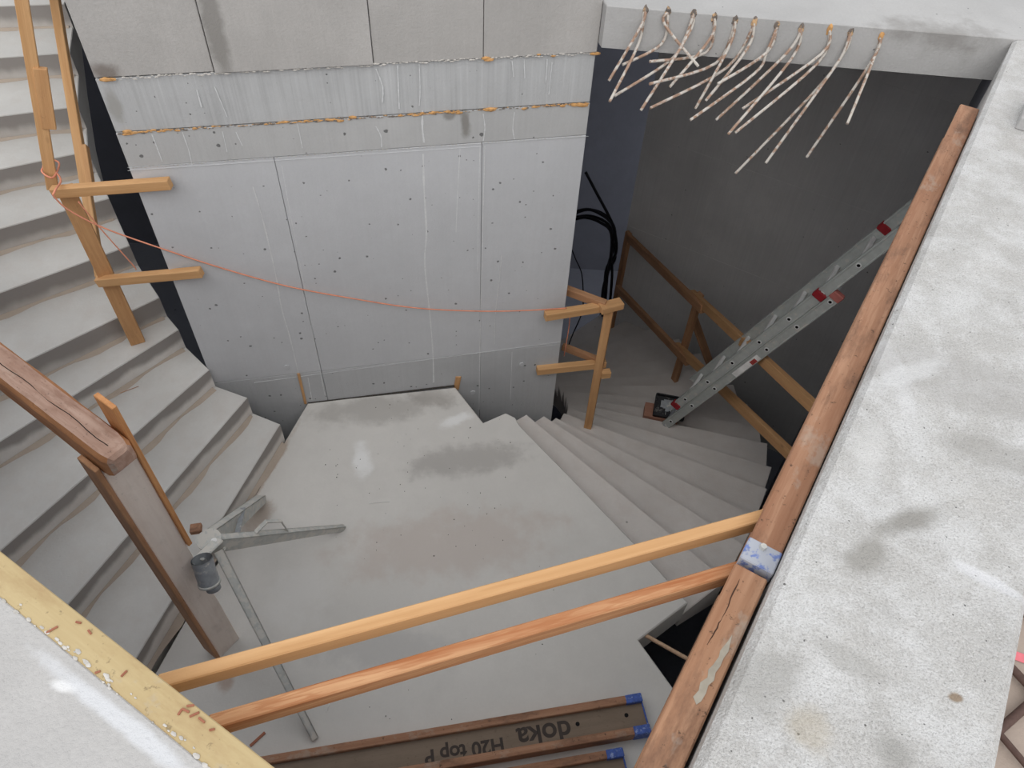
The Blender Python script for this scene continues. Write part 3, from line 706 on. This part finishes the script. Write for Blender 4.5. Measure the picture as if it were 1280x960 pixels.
# hub plates, clamp arm, tube socket
for k, (dx, dy, dz) in enumerate(((0, 0, .03), (0, 0, -.06))):
    bm = bmesh.new(); bmesh.ops.create_cone(bm, cap_ends=True, segments=12, radius1=.062, radius2=.062, depth=.006)
    link('hub_plate', bm, M_galv, tp, Matrix.Translation(hub+V((dx, dy, dz))))
tb0, tb1 = at(252, 699, -1.70), at(264, 736, -1.86)
tt = (tb1-tb0).normalized()
bm = tube_bm([tb0, tb0+tt*.14], .048, 18, None, 0, False); b2 = tube_bm([tb0, tb0+tt*.14], .043, 18, None, 0, False)
bmesh.ops.reverse_faces(b2, faces=list(b2.faces)); join(bm, b2)
b3 = tube_bm([tb0+tt*.0, tb0+tt*.008], .05, 18); b3.free()
tso = link('tube_socket', bm, M_galv_dk, tp, at_origin(bm, tb0))
bm = tube_bm([tb0+tt*.13, tb0+tt*.142], .052, 18); link('socket_rim', bm, M_galv, tso, at_origin(bm, tb0+tt*.19))
bm = tube_bm([tb0+tt*.14+V((.012, 0, 0)), tb0+tt*.175+V((.012, 0, 0))], .034, 14); link('inner_tube', bm, M_galv_dk, tso, at_origin(bm, tb0))
ca, cb = at(274, 674, -1.80), at(248, 699, -1.74)
cla = timber('clamp_arm', ca, cb, .05, .014, M_galv, tp, bev=.005)
p = at(268, 677, -1.795); bm = tube_bm([p, p+UP*.012], .014, 12); link('pivot_bolt', bm, M_alu_lt, cla, at_origin(bm, p))
p = at(238, 662, HZ+.03); q = at(252, 660, HZ+.03)
tag(timber('wedge', p, q, .05, .03, M_chord2, tp), 'cement-caked wedge')

# ================================================================== TIMBER RAILINGS
# left: post on the fourth upper step
PF = V((-2.37, 3.262, LZ+4*RISE)); lp = thing('timber_railing', PF, 'pine railing on the upper stair, two stubs over the gap, string tied on', 'railing', 'pine railings along the stairs')
zt, zm = -.885, -1.51
timber('post', PF, V((PF.x, PF.y, zt+.02)), .085, .045, M_batten, lp, up=az(-30))
sA, sB = at(66, 240, zt+.03), on(213, 229, W0+WN*.055, WN); timber('short_rail', sA, sB, .045, .055, M_pine, lp)
sA2, sB2 = at(122, 352, zm+.03), on(252, 340, W0+WN*.055, WN); timber('short_rail', sA2, sB2, .045, .055, M_pine, lp)
ra0 = at(66, 236, zt-.02); ra1 = at(22, -30, .12)
timber('long_rail', ra0, ra1, .035, .055, M_pine, lp)
rb0 = at(126, 347, zm-.03); rb1 = at(64, -30, -.38)
timber('long_rail', rb0, rb1, .05, .055, M_pine, lp)
def onrail(a, b, y):                                # point of the rail a-b seen at image height y
    lo, hi = 0.0, 1.0
    for _ in range(40):
        m = (lo+hi)/2; p = lerp(a, b, m); v = p-EYE
        py = CY+F_PX*v.dot(-_Y)/v.dot(-_Z)
        if py > y: lo = m
        else: hi = m
    return lerp(a, b, (lo+hi)/2)
sd_ = V((.034, .0, -.0))
for (a, b, yA, yB) in ((ra0, ra1, 160, 84), (rb0, rb1, 236, 182)):
    p, q = onrail(a, b, yA), onrail(a, b, yB); timber('splice_block', p+sd_, q+sd_, .03, .06, M_batten, lp)
# right: post by the core's corner
PR = V((.63, 3.81, LZ-4*RISE)); rp = thing('timber_railing', PR, 'pine railing post and stubs at the right corner of the core wall', 'railing', 'pine railings along the stairs')
zt2, zm2 = -1.985, -2.575
timber('post', PR, V((PR.x, PR.y, zt2+.01)), .06, .055, M_batten, rp, up=az(15))
cA, cB = at(681, 395, zt2), at(770, 381, zt2); timber('short_rail', cA, cB, .05, .06, M_pine, rp)
cA2, cB2 = at(671, 463, zm2), at(757, 454, zm2); timber('short_rail', cA2, cB2, .05, .06, M_pine, rp)
hd0 = at(776, 381, zt2+.012)
timber('back_rail', at(757, 381, zt2+.03), at(700, 366, zt2+.05)+V((-.06, .08, 0)), .045, .06, M_batten_dk, rp)
timber('back_rail', at(752, 452, zm2+.02), at(703, 433, zm2+.05), .04, .05, M_batten_dk, rp)
timber('rail_head', at(750, 386, zt2+.02), at(777, 379, zt2+.02), .075, .05, M_batten, rp)
p = at(757, 467, zm2-.05); timber('cleat', p-WD*.035, p+WD*.035, .05, .06, M_pine, rp)
# far: railing down the outer side of the lower stair
FP = V((1.658, 5.244, LZ-10*RISE)); fr = thing('timber_railing', FP, 'long two-rail pine railing along the dark outer side of the lower stair', 'railing', 'pine railings along the stairs')
ftop = V((FP.x, FP.y, -3.10)); fmid = V((FP.x, FP.y, -3.78))
timber('post', FP, ftop+UP*.03, .07, .045, M_batten_dk, fr, up=az(60))
e_hi, e_lo = at(1045, 526, -2.1), at(1020, 590, -2.58)
f_hi, f_lo = at(785, 296, -3.55), at(772, 360, -4.12)
for a, m_, b in ((e_hi, ftop, f_hi), (e_lo, fmid, f_lo)):
    so = V((-.03, -.03, 0))
    timber('long_rail', a+so, m_+so+(m_-a).normalized()*.12, .045, .085, M_batten, fr); timber('long_rail', m_+so*2.3-(b-m_).normalized()*.18, b, .045, .085, M_batten_dk, fr)
fp2 = V((f_hi.x, f_hi.y, f_hi.z)); timber('post', V((fp2.x, fp2.y, -4.9)), fp2+UP*.06, .07, .045, M_batten_dk, fr, up=az(60))
timber('brace', at(861, 405, -3.5)+V((.06, .06, 0)), at(882, 470, -4.2)+V((.08, .08, 0)), .10, .025, M_batten_dk, fr, up=az(120))

# ================================================================== LADDER
lw = az(30.7); P0 = at(832, 531, LZ-6*RISE)
rT = ray(1100, 330); sT = ((P0-EYE).dot(lw))/rT.dot(lw); T0 = EYE+rT*sT
la = (T0-P0).normalized(); ln_ = la.cross(lw).normalized()
if ln_.z < 0: ln_ = -ln_                                    # out of the ladder's upper face
ld = thing('extension_ladder', P0, 'dusty two-section aluminium ladder leaning from the lower stair up to the right wall', 'ladder')
LL = (T0-P0).length
WL, SP, DP = .33, LL/7.6, .078
NEAR = []
def lad(s0, s1, off, nm, first):
    base = P0+ln_*off
    for j, wv in enumerate((0, WL)):
        a = base+la*s0+lw*wv; bmx = bmesh.new()
        L = s1-s0
        box_bm(0, L, -.012, .012, -DP/2+.002, DP/2-.002, 0, bmx); box_bm(0, L, -.017, .017, DP/2-.014, DP/2-.003, .002, bmx); box_bm(0, L, -.017, .017, -DP/2+.003, -DP/2+.014, .002, bmx)
        so_ = link('stile', bmx, M_alu, ld, frame(a, la, ln_))
        if j == 0: NEAR.append(so_)
        k = 0; r = first
        while r < L-.03 and j == 0:
            p = a+la*r; 
            bmr = bmesh.new(); box_bm(.012, WL-.012, -.014, .014, -.014, .014, .004, bmr); link('rung', bmr, M_alu_lt, ld, frame(p, lw, ln_))
            e = p-lw*.0122; bmh = tube_bm([e-lw*.004, e+lw*.002], .018, 8); link('rung_end', bmh, M_alu_lt, so_, at_origin(bmh, e))
            e2 = p-lw*.0165; bmh = tube_bm([e2-lw*.0004, e2+lw*.001], .0115, 8); link('rung_hole', bmh, M_hole, so_, at_origin(bmh, e2))
            r += SP
    return base
LA = LL*.86
lad(0.0, LA, 0.0, 'a', SP*.30)
lad(SP*.9, LL*1.10, DP-.002, 'b', SP*.42)
for pos, mat, nm in ((P0+la*(LA-.02), M_pinkp, 'faded red end cap'), (P0+la*(LA-.02)+lw*WL, M_pinkp, 'faded red end cap'), (P0+ln_*(DP)+la*(LA-.09)-lw*.008, M_redp, 'red guide hook'), (P0+ln_*(DP+.004)+la*(SP*.9)-lw*.0, M_redp, 'red foot cap'), (P0+ln_*(DP)+la*(LL*1.0)+lw*WL, M_redp, 'red guide hook')):
    tag(link('cap', box_bm(-.03, .03, -.021, .021, -DP/2, DP/2, .006), mat, ld, frame(pos, la, ln_)), nm)
stp = P0-lw*.0185+la*(LA*.47)
tag(link('sticker', box_bm(0, .30, -.0008, .0008, -.028, .016), M_sticker, NEAR[0], frame(stp, la, ln_)), 'white printed sticker'); 
link('sticker_band', box_bm(.20, .26, -.0012, .0012, -.028, .004), M_stred, NEAR[0], frame(stp, la, ln_))
# stabiliser foot
bm = box_bm(-.02, WL+.02, -.02, .02, -.018, .018, .004); link('foot_bar', bm, M_galv_dk, ld, frame(P0-la*.0+UP*.0, lw, ln_))

# ================================================================== crate and block at the ladder foot
kz = LZ-7*RISE; kp = at(812, 520, kz)
rx = az(100); ry = az(10)
pb = timber('timber_block', kp-rx*.06+UP*.045-ry*.0, kp+rx*.24+UP*.045, .16, .09, M_pinkblock); tag(pb, 'pinkish block lying on the lower stair under the black tray', 'block')
tray = thing('black_tray', kp+UP*.09, 'small black plastic tray tilted on a pinkish block beside the ladder foot', 'tray')
TM = frame(kp+UP*.135+ry*.02+rx*.02, rx, V((0, -.45, 1)))
for nm, bb in (('base', (0, .26, -.10, .10, -.006, .006)), ('rim', (0, .26, -.105, -.093, 0, .05)), ('rim', (0, .26, .093, .105, 0, .05)), ('rim', (-.006, .006, -.10, .10, 0, .05)), ('rim', (.254, .266, -.10, .10, 0, .05))):
    tob = link(nm, box_bm(*bb, .002), M_black, tray, TM); TB = tob if nm == 'base' else TB
TM2 = TM @ Matrix.Translation((0, 0, .006))
bm = bmesh.new()
for i in range(9):
    box_bm(.03+rs.uniform(0, .15), .09+rs.uniform(0, .12), rs.uniform(-.08, .0), rs.uniform(.01, .08), 0, rs.uniform(.004, .016), .001, bm)
tag(link('dried_mortar', bm, M_galv_dk, TB, TM2), 'grey dried mortar in the tray')

# ================================================================== REBAR sticking out of the slab edge
fn = V((cor.y-3.735, -(cor.x-.345), 0)).normalized()          # out of the slab face
fp0 = V((.345, 3.735, 0))
bars = [((807, 13), (801, 33), (761, 101)), ((805, 15), (798, 55), (762, 127)), ((835, 15), (831, 31), (873, 83)), ((835, 17), (827, 55), (778, 81)),
        ((867, 17), (856, 48), (836, 77), (768, 120)), ((867, 18), (860, 44), (801, 138)), ((893, 22), (888, 48), (837, 109)), ((893, 24), (882, 66), (812, 77)),
        ((919, 26), (912, 57), (869, 136)), ((919, 27), (895, 79), (812, 105)), ((943, 28), (934, 61), (882, 126)), ((943, 30), (908, 85), (813, 135)),
        ((971, 33), (958, 66), (897, 105)), ((971, 34), (958, 66), (943, 92), (863, 150)), ((1002, 35), (982, 68), (895, 150)), ((1002, 37), (989, 74), (910, 168)),
        ((1037, 37), (1026, 68), (928, 136)), ((1037, 38), (1022, 79), (919, 166)), ((1063, 41), (1050, 74), (1013, 120), (919, 217)), ((1063, 42), (1050, 74), (957, 204)),
        ((1101, 46), (1088, 79), (1008, 197)), ((1101, 47), (1092, 74), (1059, 155))]
ordn = ['first', 'second', 'third', 'fourth', 'fifth', 'sixth', 'seventh', 'eighth', 'ninth', 'tenth', 'last']
def rib_bar(name, pts, r, mat, ribs=True, M=None, parent=None):
    path = []
    pts = [V(p) for p in pts]
    for a, b in zip(pts, pts[1:]):
        n = max(2, int((b-a).length/(.008 if ribs else .03)))
        for i in range(n): path.append(lerp(a, b, i/n))
    path.append(pts[-1])
    rr = [r*(1.06 if (i % 2 and ribs) else .98) for i in range(len(path))]
    bm = tube_bm(path, rr, 7)
    return link(name, bm, mat, parent, at_origin(bm, pts[0]))
for i, b in enumerate(bars):
    n = len(b); side = 1 if i % 2 else 0
    P = []
    for j, (x, y) in enumerate(b):
        d = [.0, .03, .16+.12*side][j] if n == 3 else [.0, .03, .07, .2+.1*side][j]
        if i in (2, 3, 7): d = [.0, .02, .10][j] if n == 3 else d
        P.append(on(x, y, fp0+fn*d, fn))
    P = smooth_path([P[0]-fn*.03]+P, 5)
    o = rib_bar('rebar', P, .007, M_rebar)
    how = ('upper' if side == 0 else 'lower')
    tipy = {0: 'shorter', 1: 'longer'}
    # within a column name the bar by where its tip hangs
    mate = bars[i ^ 1]
    right = b[-1][0] > mate[-1][0]
    tag(o, 'bent whitened rebar in the slab edge, %s column from the left, tip hanging %s' % (ordn[i//2], 'further right' if right else 'further left'), 'rebar', 'rebar bars bent out of the slab edge')
    if side == 0:   # mortar pocket round the pair
        p0 = on(b[0][0], b[0][1], fp0, fn); bm = bmesh.new(); bmesh.ops.create_icosphere(bm, subdivisions=2, radius=1)
        for v in bm.verts: v.co = V((v.co.x*.014, v.co.y*.008, v.co.z*.026))*rs.uniform(.7, 1.2)
        pk = link('rebar_pocket', bm, M_foam if i//2 in (8, 10) else M_dirtfoam, o, frame(p0, (cor.x-.345, cor.y-3.735, 0)))
# bar across the hole in the landing
hA, hB = at(803, 792, LZ-.03), at(862, 825, LZ-.03)
tag(rib_bar('rebar', [hA-(hB-hA)*.05, hB+(hB-hA)*.5], .012, M_rebar2), 'single ribbed tan rebar spanning the dark hole in the landing corner', 'rebar')

# ================================================================== STRING and CABLES
s0 = at(62, 212, zt+.05); s1 = at(70, 240, zt+.04)
pts = [at(58, 205, zt+.075), at(70, 222, zt+.075), at(76, 232, zt+.06), at(66, 244, zt+.055)]
span = []
endp = at(708, 385, zt2+.035)
sx = [(66, 244), (85, 262), (130, 285), (200, 310), (280, 336), (360, 358), (440, 373), (520, 385), (600, 389), (660, 388), (708, 385)]
a0_, a1_ = at(66, 244, zt+.05), endp
for i, (x, y) in enumerate(sx):
    # the string hangs in the vertical plane through its two ends
    d = (a1_-a0_); nv = V((d.y, -d.x, 0)).normalized(); span.append(on(x, y, a0_, nv))
bm = tube_bm(smooth_path(span, 6), .0042, 6)
stg = link('string', bm, M_string, None, at_origin(bm, a0_)); tag(stg, 'thin orange string sagging in front of the core wall between two railings', 'string')
kn = [(60, 203), (52, 214), (66, 222), (74, 204), (60, 200), (54, 210), (70, 216), (76, 226), (70, 236), (66, 244)]
bm = tube_bm(smooth_path([at(x, y, zt+.085+.012*math.sin(i*1.7)) for i, (x, y) in enumerate(kn)], 5), .005, 6)
link('knot', bm, M_string, stg, at_origin(bm, a0_))
bm = tube_bm(smooth_path([at(98, 252, zt), at(125, 285, -1.05), at(165, 330, -1.3), at(170, 337, -1.35)], 5), .0032, 6)
tag(link('loose_end', bm, M_string, stg, at_origin(bm, at(98, 252, zt))), 'loose end of the string')
bm = tube_bm(smooth_path([at(713, 388, zt2+.02), at(711, 410, zt2-.25), at(705, 445, zm2+.03)], 5), .004, 6)
link('tail', bm, M_string, stg, at_origin(bm, endp))
cn = gn; cp0 = G0-gn*.12-gd*.05
cbl = [[(716, 268), (735, 262), (755, 268), (768, 285), (767, 310), (760, 335), (756, 390)], [(716, 272), (738, 270), (760, 280), (766, 300), (769, 322), (759, 345), (753, 395)],
       [(716, 265), (738, 262), (762, 276), (767, 292), (764, 318), (765, 345), (761, 395)], [(732, 215), (745, 240), (760, 268), (768, 288), (770, 316), (757, 340), (757, 392)],
       [(716, 275), (732, 272), (750, 278), (764, 292), (762, 330), (754, 360), (751, 392)]]
lab = ['black cable hanging at the back of the shaft', ]
for i, c_ in enumerate(cbl):
    bm = tube_bm(smooth_path([on(x, y, cp0-gn*(.03*i), cn) for x, y in c_], 5), .016, 8)
    tag(link('black_cable', bm, M_cable, None, at_origin(bm, on(*c_[0], cp0, cn))), 'thick black cable hanging in the bundle at the back of the shaft', 'cable', 'black cables in the hanging bundle')
bm = tube_bm(smooth_path([on(x, y, cp0-gn*.6, cn) for x, y in ((714, 310), (720, 325), (727, 342), (729, 370), (727, 392), (715, 420), (708, 440))], 5), .007, 6)
tag(link('thin_cable', bm, M_cable, None, at_origin(bm, on(714, 310, cp0-gn*.6, cn))), 'single thin dark cable dangling next to the core wall corner', 'cable')

# ================================================================== small things
# wooden wedges between landing and wall
for (x0, y0, x1, y1, lb) in ((373, 466, 382, 504, 'thin upright wood strip at the left end of the landing joint against the core wall'), (573, 470, 570, 486, 'short wood wedge at the right end of the landing joint against the core wall')):
    a, b = on(x0, y0, W0, WN)+WN*.006, on(x1, y1, W0, WN)+WN*.006
    tag(timber('wood_strip', b, a, .018 if x0 < 500 else .04, .01, M_batten, up=WN), lb, 'strip')
# dark open joint between landing and wall
bm = box_bm(0, 1.04, 0, .012, -.004, .0012); link('joint', bm, M_moss, bpy.data.objects['floor.003'], frame(WP(.0, LZ, .013), WD))
for i, (x, y, L, a, m_, nm, lb, ct) in enumerate(((322, 924, .09, 40, M_chip, 'wood_splinter', 'reddish wood splinter on the landing beside the lower guard batten', 'splinter'),
        (474, 628, .13, 80, M_alu_lt, 'tie_wire', 'short bright tie wire on the landing next to the tripod', 'wire'), (410, 884, .05, 10, M_alu_lt, 'nail', 'bright nail on the landing under the lower batten', 'nail'),
        (162, 487, .11, 55, M_side, 'wood_splinter', 'row of reddish splinters on an upper stair tread', 'splinter'))):
    z = LZ if i < 3 else LZ+3*RISE
    p = at(x, y, z+.004); d = az(a)
    o = timber(nm, p-d*L/2, p+d*L/2, .014 if m_ is M_chip else .003, .006 if m_ is M_chip else .003, m_, bev=.0008); tag(o, lb, ct)
# gravel crumbs and dirt on the landing
bm = bmesh.new()
for i in range(90):
    x, y = rs.uniform(400, 830), rs.uniform(700, 900)
    if i < 70: x, y = rs.uniform(400, 640), rs.uniform(500, 700)
    p = at(x, y, LZ+.002); sz = rs.uniform(.0015, .004)
    if not (-1.2 < p.x < .75): continue
    b = bmesh.new(); bmesh.ops.create_icosphere(b, subdivisions=1, radius=sz)
    for v in b.verts: v.co = p+v.co*rs.uniform(.6, 1.3)
    join(bm, b)
tag(link('grit', bm, M_moss, None, at_origin(bm, at(600, 700, LZ))), 'dark grit scattered over the landing', 'grit', None, 'stuff')
# deck with reinforcement right of the wall top
dk = prism_bm([EP(STRIP+.003, -1.6), EP(STRIP+1.6, -1.6), EP(STRIP+1.6, 2.3), EP(STRIP+.003, 2.3)], -.31, -.27)
dko = struct('floor.004', dk, M_ply, label='beige formwork deck below the right wall top')
for i, (a, b, r) in enumerate((((1268, 838), (1300, 872), .013), ((1250, 912), (1300, 868), .013), ((1252, 920), (1290, 965), .010), ((1268, 762), (1300, 776), .012))):
    A, B = at(*a, -.25), at(*b, -.25); d = (B-A).normalized()
    tag(rib_bar('rebar', [A-d*.12, B+d*.5], r*.8, M_rustbar, False), 'brown rebar on the beige deck at the right picture edge, %s' % ('upper of the crossing pair', 'lower of the crossing pair', 'lowest one', 'topmost one')[i], 'rebar', 'rebar on the beige deck')
p = at(1276, 822, -.268); bm = box_bm(-.05, .06, -.012, .012, 0, .001); tag(link('paint_mark', bm, M_pinkpaint, dko, frame(p, az(110))), 'pink paint mark')
# offcut standing on the wall top
oa = at(1268, 161, 0); ob_ = thing('timber_offcut', oa, 'orange-brown timber offcut on a grey block at the far right of the wall top', 'offcut')
link('block', box_bm(0, .22, -.25, 0, 0, .05, .004), M_face, ob_, frame(oa+UP*.0, ED))
link('offcut', box_bm(.02, .2, -.22, -.02, .05, .11, .004), M_side, ob_, frame(oa+UP*.0, ED))
